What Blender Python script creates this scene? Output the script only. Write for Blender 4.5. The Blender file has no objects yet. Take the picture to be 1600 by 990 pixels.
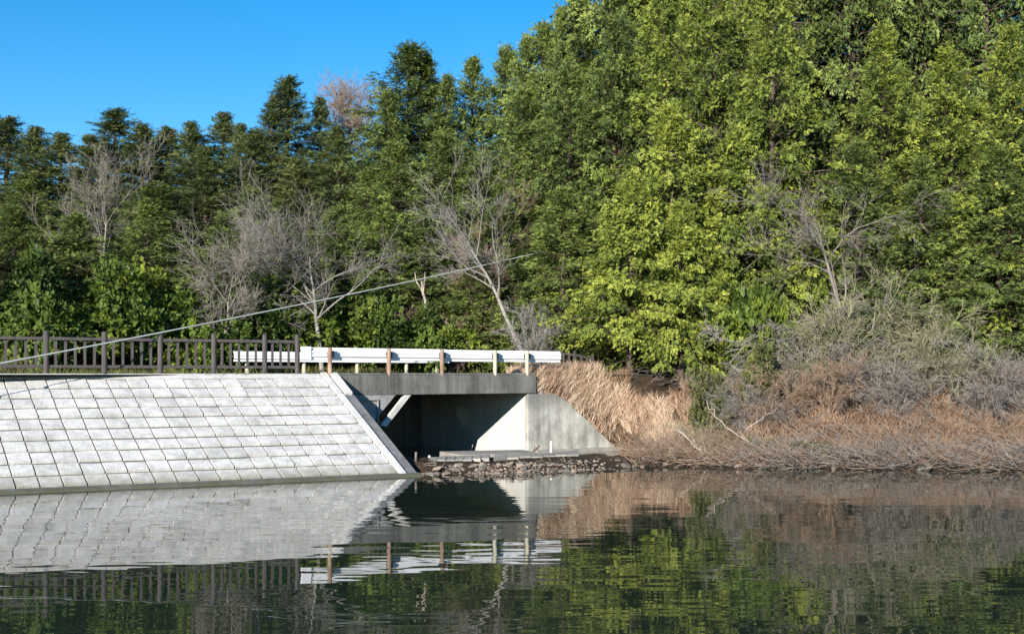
import bpy, math, random
import numpy as np
R = math.radians
C = bpy.context.scene.collection

# ------------------------------------------------------------------ camera, sky, sun, exposure
CAM_Z = 2.7
TO_SUN = np.array([-0.340, -0.885, 0.290]); TO_SUN /= np.linalg.norm(TO_SUN)
SUN_EL = math.asin(TO_SUN[2]); SUN_AZ = math.atan2(TO_SUN[0], TO_SUN[1])

cam_d = bpy.data.cameras.new('camera'); cam = bpy.data.objects.new('camera', cam_d); C.objects.link(cam)
cam.location = (0, 0, CAM_Z); cam.rotation_euler = (R(90), 0, 0)
cam_d.sensor_width = 36; cam_d.lens = 45.0; cam_d.shift_y = 91/1600
cam_d.clip_start = 0.1; cam_d.clip_end = 3000
bpy.context.scene.camera = cam

w = bpy.data.worlds.new('World'); bpy.context.scene.world = w; w.use_nodes = True
nt = w.node_tree; bg = nt.nodes['Background']
sky = nt.nodes.new('ShaderNodeTexSky'); sky.sky_type = 'NISHITA'; sky.sun_disc = False
sky.sun_elevation = SUN_EL; sky.sun_rotation = SUN_AZ
sky.air_density = 1.0; sky.dust_density = 0.0; sky.ozone_density = 3.5; sky.altitude = 300
hs = nt.nodes.new('ShaderNodeHueSaturation'); hs.inputs['Saturation'].default_value = 1.36
nt.links.new(sky.outputs[0], hs.inputs['Color']); nt.links.new(hs.outputs[0], bg.inputs[0]); bg.inputs[1].default_value = 0.095

sd = bpy.data.lights.new('sun', 'SUN'); so = bpy.data.objects.new('sun', sd); C.objects.link(so)
sd.energy = 5.0; sd.angle = R(0.5); sd.color = (1.0, 0.94, 0.84)
from mathutils import Vector, Matrix
so.rotation_euler = Vector(TO_SUN).to_track_quat('Z', 'Y').to_euler()
so.location = (-20, -40, 40)

sc = bpy.context.scene
sc.view_settings.view_transform = 'Standard'; sc.view_settings.look = 'None'
sc.view_settings.gamma = 1; sc.view_settings.use_curve_mapping = False
sc.view_settings.exposure = 0.93
sc.cycles.max_bounces = 6; sc.cycles.diffuse_bounces = 2; sc.cycles.glossy_bounces = 3
sc.cycles.transmission_bounces = 3; sc.cycles.caustics_reflective = False; sc.cycles.caustics_refractive = False

# ------------------------------------------------------------------ coordinates
F = 2000.0; HY = 586.0
def at(px, py, D):
    return np.array([(px-800)/F*D, D, CAM_Z+(HY-py)/F*D])
O = np.array([0.55, 43.7]); U = np.array([0.7915, 0.6112]); V = np.array([-0.6112, 0.7915])
def uv(u, v, z=0.0):
    p = O + U*u + V*v
    return np.array([p[0], p[1], z])
def u_at(px, v):                      # where the sight line of a column meets the line v = const
    r = (px-800)/F; b = O + V*v
    return (r*b[1]-b[0])/(U[0]-r*U[1])

# ------------------------------------------------------------------ helpers
def tag(o, label=None, cat=None, group=None, kind=None):
    if label: o['label'] = label
    if cat: o['category'] = cat
    if group: o['group'] = group
    if kind: o['kind'] = kind
    return o
def empty(name, loc=(0, 0, 0), label=None, cat=None, group=None):
    o = bpy.data.objects.new(name, None); C.objects.link(o); o.location = tuple(float(a) for a in loc)
    return tag(o, label, cat, group)
def link(name, me, mat=None, parent=None, world=True):
    """link a mesh; vertices are in world space when the parent is an Empty at a place, so shift them"""
    o = bpy.data.objects.new(name, me); C.objects.link(o)
    if mat is not None and not me.materials: me.materials.append(mat)
    if parent is not None:
        o.parent = parent
        if world:
            p = parent; off = Vector((0, 0, 0))
            while p is not None: off += p.location; p = p.parent
            o.location = -off
    return o
def np_mesh(name, verts, quads, attr=None, smooth=False):
    me = bpy.data.meshes.new(name)
    verts = np.asarray(verts, np.float32).reshape(-1, 3); quads = np.asarray(quads, np.int32)
    k = quads.shape[1]; n = len(quads)
    me.vertices.add(len(verts)); me.vertices.foreach_set('co', verts.ravel())
    me.loops.add(n*k); me.loops.foreach_set('vertex_index', quads.ravel())
    me.polygons.add(n); me.polygons.foreach_set('loop_start', np.arange(0, n*k, k, dtype=np.int32))
    me.polygons.foreach_set('loop_total', np.full(n, k, np.int32))
    if smooth: me.polygons.foreach_set('use_smooth', np.ones(n, bool))
    if attr is not None:
        a = me.attributes.new('var', 'FLOAT', 'POINT'); a.data.foreach_set('value', np.asarray(attr, np.float32))
    me.update(calc_edges=True); me.validate()
    return me
class MB:
    """collects boxes, prisms and tubes for one mesh"""
    def __init__(s): s.v = []; s.f = []
    def add(s, vs, fs):
        b = len(s.v); s.v += [tuple(float(c) for c in p) for p in vs]; s.f += [tuple(b+i for i in f) for f in fs]
    def hexa(s, a, b):   # two matching quads a (4 pts) and b (4 pts)
        s.add(list(a)+list(b), [(3, 2, 1, 0), (4, 5, 6, 7), (0, 1, 5, 4), (1, 2, 6, 5), (2, 3, 7, 6), (3, 0, 4, 7)])
    def prism(s, poly, off):
        n = len(poly); off = np.array(off, float)
        vs = [np.array(p, float) for p in poly] + [np.array(p, float)+off for p in poly]
        s.add(vs, [tuple(range(n-1, -1, -1)), tuple(range(n, 2*n))]+[(i, (i+1) % n, n+(i+1) % n, n+i) for i in range(n)])
    def box(s, o, ex, ey, ez):
        o, ex, ey, ez = [np.array(a, float) for a in (o, ex, ey, ez)]
        s.prism([o, o+ex, o+ex+ey, o+ey], ez)
    def tube(s, pts, rad, n=8, caps=True):
        pts = [np.array(p, float) for p in pts]; rad = rad if hasattr(rad, '__len__') else [rad]*len(pts)
        b = len(s.v); k = len(pts)
        for i, p in enumerate(pts):
            d = pts[min(i+1, k-1)]-pts[max(i-1, 0)]; d /= np.linalg.norm(d)
            x = np.cross(d, [0, 0, 1] if abs(d[2]) < .9 else [1, 0, 0]); x /= np.linalg.norm(x); y = np.cross(d, x)
            for j in range(n):
                a = 2*math.pi*j/n; s.v.append(tuple(p+rad[i]*(math.cos(a)*x+math.sin(a)*y)))
        for i in range(k-1):
            for j in range(n):
                s.f.append((b+i*n+j, b+i*n+(j+1) % n, b+(i+1)*n+(j+1) % n, b+(i+1)*n+j))
        if caps: s.f += [tuple(b+j for j in range(n-1, -1, -1)), tuple(b+(k-1)*n+j for j in range(n))]
    def mesh(s, name, bevel=0):
        me = bpy.data.meshes.new(name); me.from_pydata(s.v, [], s.f)
        import bmesh
        bm = bmesh.new(); bm.from_mesh(me); bmesh.ops.recalc_face_normals(bm, faces=bm.faces)
        if bevel: bmesh.ops.bevel(bm, geom=[e for e in bm.edges if e.is_manifold and e.calc_face_angle(0) > .5], offset=bevel, segments=1, affect='EDGES')
        bm.to_mesh(me); bm.free(); me.update(); return me
    def build(s, name, mat, parent=None, bevel=0):
        return link(name, s.mesh(name, bevel), mat, parent)

# ------------------------------------------------------------------ materials
def new_mat(name):
    m = bpy.data.materials.new(name); m.use_nodes = True
    nt = m.node_tree; return m, nt, nt.nodes['Principled BSDF']
def N(nt, t, **kw):
    n = nt.nodes.new(t)
    for k, v in kw.items(): setattr(n, k, v)
    return n
def noise(nt, vec, scale, detail=4, rough=.6):
    n = N(nt, 'ShaderNodeTexNoise'); n.inputs['Scale'].default_value = scale
    n.inputs['Detail'].default_value = detail; n.inputs['Roughness'].default_value = rough
    if vec is not None: nt.links.new(vec, n.inputs['Vector'])
    return n.outputs['Fac']
def ramp(nt, fac, stops):
    r = N(nt, 'ShaderNodeValToRGB'); e = r.color_ramp.elements
    e[0].position, e[0].color = stops[0][0], (*stops[0][1], 1)
    e[1].position, e[1].color = stops[-1][0], (*stops[-1][1], 1)
    for p, c in stops[1:-1]:
        q = e.new(p); q.color = (*c, 1)
    nt.links.new(fac, r.inputs[0]); return r.outputs[0]
def mapped(nt, scale, rot=(0, 0, 0), kind='Object'):
    if kind == 'World':
        src = N(nt, 'ShaderNodeNewGeometry').outputs['Position']
    else: src = N(nt, 'ShaderNodeTexCoord').outputs[kind]
    m = N(nt, 'ShaderNodeMapping'); m.inputs['Scale'].default_value = scale; m.inputs['Rotation'].default_value = rot
    nt.links.new(src, m.inputs['Vector']); return m.outputs[0]
def mix(nt, fac, a, b, mode='MIX'):
    m = N(nt, 'ShaderNodeMix', data_type='RGBA', blend_type=mode)
    if isinstance(fac, float): m.inputs[0].default_value = fac
    else: nt.links.new(fac, m.inputs[0])
    for k, c in ((6, a), (7, b)):
        if isinstance(c, tuple): m.inputs[k].default_value = (*c, 1)
        else: nt.links.new(c, m.inputs[k])
    return m.outputs[2]
def bump(nt, bsdf, h, dist, strength=1.0):
    b = N(nt, 'ShaderNodeBump'); b.inputs['Distance'].default_value = dist; b.inputs['Strength'].default_value = strength
    nt.links.new(h, b.inputs['Height']); nt.links.new(b.outputs[0], bsdf.inputs['Normal'])
def g3(v): return (v, v, v)
def concrete(name, base, streak=.6, dark=.35, tint=(1, 1, 1), rough=.9, blot=1.2):
    m, nt, b = new_mat(name)
    c0 = tuple(base*t for t in tint); c1 = tuple(base*dark*t for t in tint)
    big = noise(nt, mapped(nt, (blot, blot, blot), kind='World'), 1.0, 5, .65)
    st = noise(nt, mapped(nt, (3.2, 3.2, .22), kind='World'), 1.0, 5, .7)
    fine = noise(nt, mapped(nt, (22, 22, 22), kind='World'), 1.0, 3, .7)
    col = ramp(nt, big, [(.28, c1), (.62, c0)])
    s = ramp(nt, st, [(.34, g3(1-streak)), (.58, g3(1.0))])
    col = mix(nt, 1.0, col, s, 'MULTIPLY')
    f = ramp(nt, fine, [(.3, g3(.78)), (.7, g3(1.12))])
    col = mix(nt, 1.0, col, f, 'MULTIPLY')
    nt.links.new(col, b.inputs['Base Color']); b.inputs['Roughness'].default_value = rough
    b.inputs['Specular IOR Level'].default_value = .25
    bump(nt, b, fine, .012)
    return m
def plain(name, ca, cb, scale=8.0, rough=.8, metal=0.0, bd=.004, stretch=(1, 1, 1)):
    m, nt, b = new_mat(name)
    n = noise(nt, mapped(nt, stretch), scale, 5, .65)
    nt.links.new(ramp(nt, n, [(.3, ca), (.7, cb)]), b.inputs['Base Color'])
    b.inputs['Roughness'].default_value = rough; b.inputs['Metallic'].default_value = metal
    b.inputs['Specular IOR Level'].default_value = .3
    if bd: bump(nt, b, n, bd)
    return m
def foliage(name, dark, mid, light, trans=.3):
    m, nt, b = new_mat(name)
    at_ = N(nt, 'ShaderNodeAttribute', attribute_name='var')
    oi = N(nt, 'ShaderNodeObjectInfo')
    ad = N(nt, 'ShaderNodeMath', operation='MULTIPLY_ADD'); nt.links.new(oi.outputs['Random'], ad.inputs[0]); ad.inputs[1].default_value = .26
    nt.links.new(at_.outputs['Fac'], ad.inputs[2])
    sb = N(nt, 'ShaderNodeMath', operation='SUBTRACT'); nt.links.new(ad.outputs[0], sb.inputs[0]); sb.inputs[1].default_value = .13
    col = ramp(nt, sb.outputs[0], [(.1, dark), (.5, mid), (.9, light)])
    nt.links.new(col, b.inputs['Base Color']); b.inputs['Roughness'].default_value = .55
    b.inputs['Specular IOR Level'].default_value = .3
    tr = N(nt, 'ShaderNodeBsdfTranslucent'); nt.links.new(col, tr.inputs[0])
    mx = N(nt, 'ShaderNodeMixShader'); mx.inputs[0].default_value = trans
    nt.links.new(b.outputs[0], mx.inputs[1]); nt.links.new(tr.outputs[0], mx.inputs[2])
    nt.links.new(mx.outputs[0], nt.nodes['Material Output'].inputs[0])
    return m
def barkmat(name, ca, cb):
    m, nt, b = new_mat(name)
    n = noise(nt, mapped(nt, (6, 6, 1.5)), 1.5, 4, .7)
    nt.links.new(ramp(nt, n, [(.3, ca), (.7, cb)]), b.inputs['Base Color'])
    b.inputs['Roughness'].default_value = .9; b.inputs['Specular IOR Level'].default_value = .2
    bump(nt, b, n, .02)
    return m

M = {}
M['block'] = concrete('revetment_concrete', .72, .30, .70, (1, .975, .92), blot=.9)
M['block_edge'] = concrete('coping_concrete', .68, .2, .7, (1, .975, .93))
M['toe'] = concrete('toe_concrete', .17, .3, .5, (1, 1, .92))
M['mortar'] = concrete('dirty_mortar', .18, .3, .6, (1, .98, .88))
M['side'] = concrete('side_concrete', .26, .4, .6, (1, 1, 1.0))
M['fascia'] = concrete('weathered_deck_concrete', .20, .5, .5, (1, .99, .92))
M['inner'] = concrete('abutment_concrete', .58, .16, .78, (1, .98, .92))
M['wing'] = concrete('wing_wall_concrete', .58, .45, .42, (1, .97, .87))
M['panel'] = concrete('left_abutment_concrete', .34, .3, .6, (1, 1, .97))
M['white'] = plain('white_rail_paint', (.70, .71, .74), (.84, .85, .87), 3, .35, bd=0)
M['cream'] = plain('cream_post_paint', (.32, .30, .22), (.50, .47, .37), 4, .5, bd=0)
M['rust'] = plain('rusted_post_paint', (.16, .085, .055), (.38, .28, .21), 5, .8, stretch=(1, 1, .5))
M['steel'] = plain('dark_bracket_steel', (.02, .022, .04), (.06, .06, .08), 20, .6)
M['fence'] = plain('greybrown_fence_wood', (.038, .033, .034), (.095, .085, .082), 3, .8, stretch=(8, 8, 1))
M['fence2'] = plain('dark_stake_wood', (.025, .02, .02), (.07, .06, .055), 3, .85, stretch=(8, 8, 1))
M['asphalt'] = plain('asphalt', (.04, .04, .042), (.07, .07, .068), 30, .9)
M['paint'] = plain('road_marking_paint', (.55, .55, .52), (.8, .8, .78), 9, .7)
M['cable'] = plain('grey_cable_sheath', (.38, .40, .36), (.5, .52, .48), 2, .6, bd=0)
M['pvc'] = plain('white_pvc', (.68, .68, .62), (.8, .8, .74), 6, .5, bd=0)
M['stone'] = plain('rusty_brown_stone', (.06, .045, .036), (.42, .34, .27), 3.5, .85, bd=.03)
M['stone_grey'] = plain('grey_bank_stone', (.045, .04, .034), (.22, .20, .165), 3.5, .85, bd=.03)
M['apron'] = concrete('apron_concrete', .38, .1, .55, (1, .93, .82))
M['cypress'] = foliage('cypress_sprays', (.024, .042, .014), (.105, .150, .036), (.250, .300, .070), .18)
M['cypress_bright'] = foliage('yellow_green_cypress_sprays', (.035, .062, .014), (.160, .210, .036), (.360, .390, .065), .22)  # lighter, yellower foliage of the right-hand cypresses
M['cedar'] = foliage('dark_cedar_sprays', (.020, .034, .014), (.085, .112, .034), (.200, .225, .070), .18)
M['broad'] = foliage('broadleaf_evergreen_leaves', (.024, .045, .010), (.090, .140, .022), (.220, .270, .035))
M['olive'] = foliage('olive_winter_leaves', (.07, .08, .03), (.14, .15, .05), (.24, .24, .07))
M['deadleaf'] = foliage('clinging_dead_leaves', (.09, .06, .045), (.18, .13, .10), (.29, .22, .17))
M['drygrass'] = foliage('dry_grass_blades', (.30, .17, .11), (.66, .49, .35), (.90, .78, .62), .35)
M['fern'] = foliage('orange_bracken', (.16, .09, .055), (.40, .26, .165), (.62, .47, .32), .3)
M['bark'] = barkmat('brown_bark', (.035, .025, .018), (.12, .09, .07))
M['palebark'] = barkmat('pale_grey_bark', (.14, .13, .115), (.34, .32, .29))
M['twig'] = barkmat('grey_twigs', (.13, .11, .095), (.30, .27, .24))
M['pinktwig'] = barkmat('reddish_grey_twigs', (.15, .095, .06), (.38, .275, .20))
M['olivetwig'] = barkmat('olive_grey_twigs', (.12, .11, .06), (.34, .32, .21))
M['paletwig'] = barkmat('pale_twigs', (.13, .12, .11), (.31, .285, .26))
M['deadwood'] = barkmat('bleached_deadwood', (.22, .17, .14), (.46, .40, .34))

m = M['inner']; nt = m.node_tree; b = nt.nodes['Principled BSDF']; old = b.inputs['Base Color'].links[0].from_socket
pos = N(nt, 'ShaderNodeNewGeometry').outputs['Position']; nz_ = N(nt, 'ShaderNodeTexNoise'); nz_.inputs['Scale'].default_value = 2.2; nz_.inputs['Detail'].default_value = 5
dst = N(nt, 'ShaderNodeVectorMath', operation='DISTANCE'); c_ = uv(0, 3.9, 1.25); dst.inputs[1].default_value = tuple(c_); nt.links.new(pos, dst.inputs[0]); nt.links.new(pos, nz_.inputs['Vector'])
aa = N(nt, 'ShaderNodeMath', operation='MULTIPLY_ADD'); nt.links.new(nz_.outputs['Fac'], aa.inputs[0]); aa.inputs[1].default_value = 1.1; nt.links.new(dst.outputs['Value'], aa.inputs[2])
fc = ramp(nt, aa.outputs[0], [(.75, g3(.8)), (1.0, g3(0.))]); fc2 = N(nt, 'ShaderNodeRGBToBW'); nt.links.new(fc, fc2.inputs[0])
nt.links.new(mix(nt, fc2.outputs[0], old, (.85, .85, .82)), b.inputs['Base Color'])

def zstain(m, z0, z1, amt, colr, wob=.5):
    nt = m.node_tree; b = nt.nodes['Principled BSDF']; old = b.inputs['Base Color'].links[0].from_socket
    p = N(nt, 'ShaderNodeNewGeometry').outputs['Position']; sx = N(nt, 'ShaderNodeSeparateXYZ'); nt.links.new(p, sx.inputs[0])
    n_ = noise(nt, mapped(nt, (2.4, 2.4, .8), kind='World'), 1.0, 5, .7)
    a = N(nt, 'ShaderNodeMath', operation='MULTIPLY_ADD'); nt.links.new(n_, a.inputs[0]); a.inputs[1].default_value = wob*2; a.inputs[2].default_value = -wob
    d = N(nt, 'ShaderNodeMath', operation='ADD'); nt.links.new(a.outputs[0], d.inputs[0]); nt.links.new(sx.outputs['Z'], d.inputs[1])
    mr = N(nt, 'ShaderNodeMapRange'); nt.links.new(d.outputs[0], mr.inputs[0]); mr.inputs[1].default_value = z0; mr.inputs[2].default_value = z1; mr.inputs[3].default_value = 0; mr.inputs[4].default_value = amt
    nt.links.new(mix(nt, mr.outputs[0], old, colr), b.inputs['Base Color'])
zstain(M['wing'], 1.25, 1.9, .72, (.15, .15, .135), .6)      # lichen-dark cap of the wing wall
zstain(M['block'], .42, .02, .75, (.19, .18, .12), .25)      # algae at the waterline
zstain(M['toe'], .10, -.02, .8, (.10, .10, .04), .1)

# ground: leaf litter, earth and dry grass roots
m, nt, b = new_mat('leaf_litter_earth')
n1 = noise(nt, mapped(nt, (1, 1, 1), kind='World'), .8, 6, .65); n2 = noise(nt, mapped(nt, (1, 1, 1), kind='World'), 11, 5, .75)
col = ramp(nt, n1, [(.3, (.030, .023, .017)), (.5, (.065, .045, .030)), (.68, (.14, .09, .055))])
col = mix(nt, 1.0, col, ramp(nt, n2, [(.3, g3(.35)), (.7, g3(1.35))]), 'MULTIPLY')
nt.links.new(col, b.inputs['Base Color']); b.inputs['Roughness'].default_value = .95; b.inputs['Specular IOR Level'].default_value = .15
bump(nt, b, n2, .08); M['ground'] = m

# water
m, nt, b = new_mat('still_pond_water')
b.inputs['Base Color'].default_value = (.018, .028, .019, 1); b.inputs['Roughness'].default_value = .012
b.inputs['IOR'].default_value = 1.38; b.inputs['Specular IOR Level'].default_value = .5
a1 = noise(nt, mapped(nt, (.30, .75, 1), rot=(0, 0, R(6)), kind='World'), 1.0, 1, .5)
a2 = noise(nt, mapped(nt, (.9, 2.3, 1), rot=(0, 0, R(-5)), kind='World'), 1.0, 1, .5)
msk = noise(nt, mapped(nt, (.10, .16, 1), kind='World'), 1.0, 2, .5)
mk = N(nt, 'ShaderNodeMapRange'); nt.links.new(msk, mk.inputs[0]); mk.inputs[1].default_value = .35; mk.inputs[2].default_value = .65
mk.inputs[3].default_value = .35; mk.inputs[4].default_value = 1.2
ad = N(nt, 'ShaderNodeMath', operation='MULTIPLY_ADD'); nt.links.new(a2, ad.inputs[0]); ad.inputs[1].default_value = .4; nt.links.new(a1, ad.inputs[2])
mu = N(nt, 'ShaderNodeMath', operation='MULTIPLY'); nt.links.new(ad.outputs[0], mu.inputs[0]); nt.links.new(mk.outputs[0], mu.inputs[1])
bump(nt, b, mu.outputs[0], .0102); M['water'] = m

# ------------------------------------------------------------------ terrain
T0 = np.array([-2.66, 34.4]); TD = np.array([.873, .488]); CR = np.array([-5.5, 39.2])   # revetment toe corner, its direction, crest corner
FALL = np.array([T0[0]-CR[0], T0[1]-CR[1]])                                             # crest -> toe on plan
TOPZ = 2.70
def vnoise(x, y, s, seed=0):
    rs = np.random.RandomState(seed); t = 0
    for k in range(5):
        a = rs.uniform(0, 6.28); f = s*(1.7**k); t = t+np.sin(f*(x*math.cos(a)+y*math.sin(a))+rs.uniform(0, 6.28))*np.sin(f*.8*(-x*math.sin(a)+y*math.cos(a))+rs.uniform(0, 6))/(1.5**k)
    return t
def sstep(a, b, x):
    t = np.clip((x-a)/(b-a), 0, 1); return t*t*(3-2*t)
def shore_y(x):      # where the bank on the right meets the water
    pts = [(-3.5, 34.3), (-1, 35.0), (1.2, 35.8), (4.0, 37.6), (6, 37.0), (9, 36.8), (14, 36.0), (40, 33)]
    return np.interp(x, [p[0] for p in pts], [p[1] for p in pts])
def ground(x, y):
    x = np.asarray(x, float); y = np.asarray(y, float)
    rx, ry = x-O[0], y-O[1]; u = rx*U[0]+ry*U[1]; v = rx*V[0]+ry*V[1]
    nz = vnoise(x, y, 1.1, 3)*.10+vnoise(x, y, .35, 4)*.12
    # hill behind the road
    slope = .20+.30*sstep(-14, 16, u)
    hill = 2.7+slope*np.clip(v-7.5, 0, 26)+nz*sstep(7, 9, v)*2
    low_noise = 1
    # bank in front, right
    bank = (y-shore_y(x))
    rb = .05*np.clip(bank, 0, 9)+.23*np.clip(bank-2.2, 0, 40)+np.where(bank < 0, bank*.5, 0)
    rb = np.minimum(rb, 2.7)+nz*.8*sstep(0, 1, bank)
    # under the bridge: low shingle then the stream bed
    low = np.where(bank < 0, bank*.5, .20*sstep(0, .8, bank)-.5*sstep(4.0, 7.0, bank))+nz*.3
    # mound behind the wing wall
    wingz = np.interp(u, [0, 1.2, 3.9, 5.0], [1.97, 1.94, .15, .15])
    mound = wingz+(2.73-wingz)*sstep(.05, .85, v)
    right = np.where(v > 0.15, np.where(u > .28, mound, low), np.minimum(low, .05))
    k = sstep(3.8, 5.6, u); right = right*(1-k)+rb*k
    right = np.where((v > 2.2) & (u > .28), np.maximum(right, 2.66), right)
    front = np.where(u > 0.06, right, low)
    # behind the revetment / left
    q = ((x-CR[0])*TD[1]*-1+(y-CR[1])*TD[0])                 # distance behind the crest line
    lw = np.where(q > -.1, 2.62, 2.62+q*.5-.35)
    z = np.where(u < -7.35, lw, front)
    z = np.where(v > 6.9, np.maximum(hill, 2.6), z)
    z = np.where((q < -7.5) & (u < -7.35), -2.0, z)
    sh = 2.72-np.clip(.75-v, 0, 9)*(1.15+.25*nz)
    wt = sstep(3.6, 5.8, u)*(v <= 6.9)
    z = z+np.maximum(sh-z, 0)*wt
    return np.clip(z, -1.6, 60)
def gz(x, y): return float(ground(np.array([x]), np.array([y]))[0])

ax = np.concatenate([-np.geomspace(900, 36, 14), np.arange(-34, 36, .28), np.geomspace(38, 900, 14)])
ay = np.concatenate([np.array([-200, -120, -60, -30, -10, 5, 15, 22, 27]), np.arange(30, 62, .28), np.arange(63, 90, 1.2), np.geomspace(93, 1200, 14)])
X, Y = np.meshgrid(ax, ay); Z = ground(X, Y)
nx, ny = len(ax), len(ay); idx = np.arange(nx*ny).reshape(ny, nx)
q = np.stack([idx[:-1, :-1], idx[:-1, 1:], idx[1:, 1:], idx[1:, :-1]], -1).reshape(-1, 4)
g = link('ground', np_mesh('ground', np.stack([X, Y, Z], -1), q, smooth=True), M['ground']); g['kind'] = 'structure'
wm = MB(); wm.add([(-300, -100, 0), (300, -100, 0), (300, 52, 0), (-300, 52, 0)], [(0, 1, 2, 3)])
wa = wm.build('water', M['water']); wa['kind'] = 'structure'

# road
def strip(u0, u1, v0, v1, z):
    return [uv(u0, v0, z), uv(u1, v0, z), uv(u1, v1, z), uv(u0, v1, z)]
rd = MB(); rd.prism(strip(-60, 22, .75, 5.6, 2.705), (0, 0, .02)); o = rd.build('road', M['asphalt']); o['kind'] = 'structure'
ml = MB()
for v0 in (1.0, 5.2): ml.prism(strip(-60, 22, v0, v0+.12, 2.729), (0, 0, .004))
o = ml.build('road_marking', M['paint']); o['kind'] = 'structure'

# ------------------------------------------------------------------ revetment
rev = empty('revetment', (T0[0], T0[1], 0), 'pale concrete block slope descending to the water left of the bridge', 'revetment')
slopeL = math.hypot(np.linalg.norm(FALL), TOPZ)
def rp(s, t, h=0.0):
    """s metres left of the right-hand edge along the slope, t 0..1 from crest to toe, h off the surface"""
    p = CR-TD*s+FALL*t
    n = np.cross([*TD, 0], [*FALL, -TOPZ]); n /= np.linalg.norm(n); n = n if n[2] > 0 else -n
    return np.array([p[0], p[1], TOPZ*(1-t)])+n*h
rng = random.Random(5)
SL = 30.0
base = MB(); base.prism([rp(.30, 0, 0), rp(SL, 0, 0), rp(SL, 1, 0), rp(.30, 1, 0)], (0, 0, -.5)); base.build('mortar_bed', M['mortar'], rev)
bl = MB(); rows = 10; t0, t1 = .045, .985; ch = (t1-t0)/rows; cw = .535; gap = .032
for r in range(rows):
    ta, tb = t0+ch*r, t0+ch*(r+1)
    off = 0
    s = .40
    cells = []
    first = cw-(off if off else 0)
    x = .40; cells.append((x, x+first)); x += first
    while x < SL-.6:
        nx_ = x+cw
        cells.append((x, nx_)); x = nx_
    for (sa, sb) in cells:
        g_ = gap
        h = .045+rng.uniform(-.010, .016); tl = rng.uniform(-.009, .009); tw = rng.uniform(-.006, .006)
        gt = .125/slopeL
        jit = rng.uniform(-.004, .004)
        a = [rp(sa+g_/2, ta+gt/2, -.02), rp(sb-g_/2, ta+gt/2, -.02), rp(sb-g_/2, tb-gt/2, -.02), rp(sa+g_/2, tb-gt/2, -.02)]
        e = .006; et = e/slopeL
        b_ = [rp(sa+g_/2+e, ta+gt/2+et, h+tl+tw-.004), rp(sb-g_/2-e, ta+gt/2+et, h+tl-tw-.004), rp(sb-g_/2-e, tb-gt/2-et, h-tl-tw+.012), rp(sa+g_/2+e, tb-gt/2-et, h-tl+tw+.012)]
        bl.hexa(a, b_)
bl.build('block_facing', M['block'], rev)
cp = MB(); cp.hexa([rp(.38, -.002, -.1), rp(SL, -.002, -.1), rp(SL, .04, -.1), rp(.38, .04, -.1)], [rp(.38, -.002, .05), rp(SL, -.002, .05), rp(SL, .04, .05), rp(.38, .04, .05)])
cp.build('crest_coping', M['block_edge'], rev, .008)
ed = MB()
for (ta, tb) in ((-.01, .215), (.222, .47), (.477, .73), (.737, .992)):
    ed.hexa([rp(.19, ta, -.1), rp(.385, ta, -.1), rp(.385, tb, -.1), rp(.19, tb, -.1)], [rp(.19, ta, .085), rp(.37, ta, .075), rp(.37, tb, .075), rp(.19, tb, .085)])
ed.build('edge_coping', M['block_edge'], rev, .008)
sw = MB()
top = [rp(.18, -.01, .03), rp(.18, .99, .0)]; rt = [rp(-.22, -.01, -.03), rp(-.22, .99, -.03)]
sw.hexa([top[0], top[1], rt[1], rt[0]], [top[0]*[1, 1, 0]+[0, 0, -.6], top[1]*[1, 1, 0]+[0, 0, -.6], rt[1]*[1, 1, 0]+[0, 0, -.6], rt[0]*[1, 1, 0]+[0, 0, -.6]])
sw.build('side_beam', M['side'], rev, .01)
# short bright upstand on top of the side beam next to the deck
up = MB(); up.hexa([rp(.10, .0, .0), rp(-.14, .0, .0), rp(-.14, .215, -.02), rp(.10, .215, -.02)], [rp(.10, .0, .10), rp(-.14, .0, .10), rp(-.14, .215, .08), rp(.10, .215, .08)])
up.build('corner_upstand', M['block_edge'], rev, .008)
te = MB(); te.hexa([rp(-.2, .985, -.3), rp(SL, .985, -.3), rp(SL, 1.035, -.3), rp(-.2, 1.035, -.3)], [rp(-.2, .985, .055), rp(SL, .985, .055), rp(SL, 1.035, .115), rp(-.2, 1.035, .115)])
te.build('toe_beam', M['toe'], rev, .01)

# ------------------------------------------------------------------ bridge
DZ0, DZ1 = 2.085, 2.70
br = empty('bridge', uv(-4, 3, 2.09), 'low grey concrete slab bridge across the stream mouth', 'bridge')
dk = MB(); dk.box(uv(-7.6, .142, DZ0+.02), [*U*7.9, 0], [*V*6.2, 0], (0, 0, DZ1-DZ0-.022)); dk.build('deck', M['fascia'], br)
fs = MB(); fs.box(uv(-7.7, 0, DZ0), [*U*8.05, 0], [*V*.14, 0], (0, 0, DZ1-DZ0)); fs.build('edge_beam', M['fascia'], br, .012)
kb = MB(); kb.box(uv(-7.6, .06, DZ1+.002), [*U*7.95, 0], [*V*.5, 0], (0, 0, .07)); kb.build('kerb', M['fascia'], br, .01)
kb = MB(); kb.box(uv(-9.5, 5.7, DZ1+.002), [*U*12.3, 0], [*V*.5, 0], (0, 0, .07)); kb.build('kerb', M['fascia'], br, .01)
# right abutment: inner face at u = 0, wing in front plane v = 0
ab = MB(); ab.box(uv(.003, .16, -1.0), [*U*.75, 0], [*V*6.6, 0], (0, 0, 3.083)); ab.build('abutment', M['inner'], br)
wg = MB()
wu = [(0, -1.0), (0, 2.06), (1.15, 2.05), (1.5, 1.93), (2.6, 1.16), (4.1, .05), (4.1, -1.0)]
wg.prism([uv(a, 0, b) for a, b in wu], [*V*.155, 0])
wg.build('wing_wall', M['wing'], br, .012)
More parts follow.
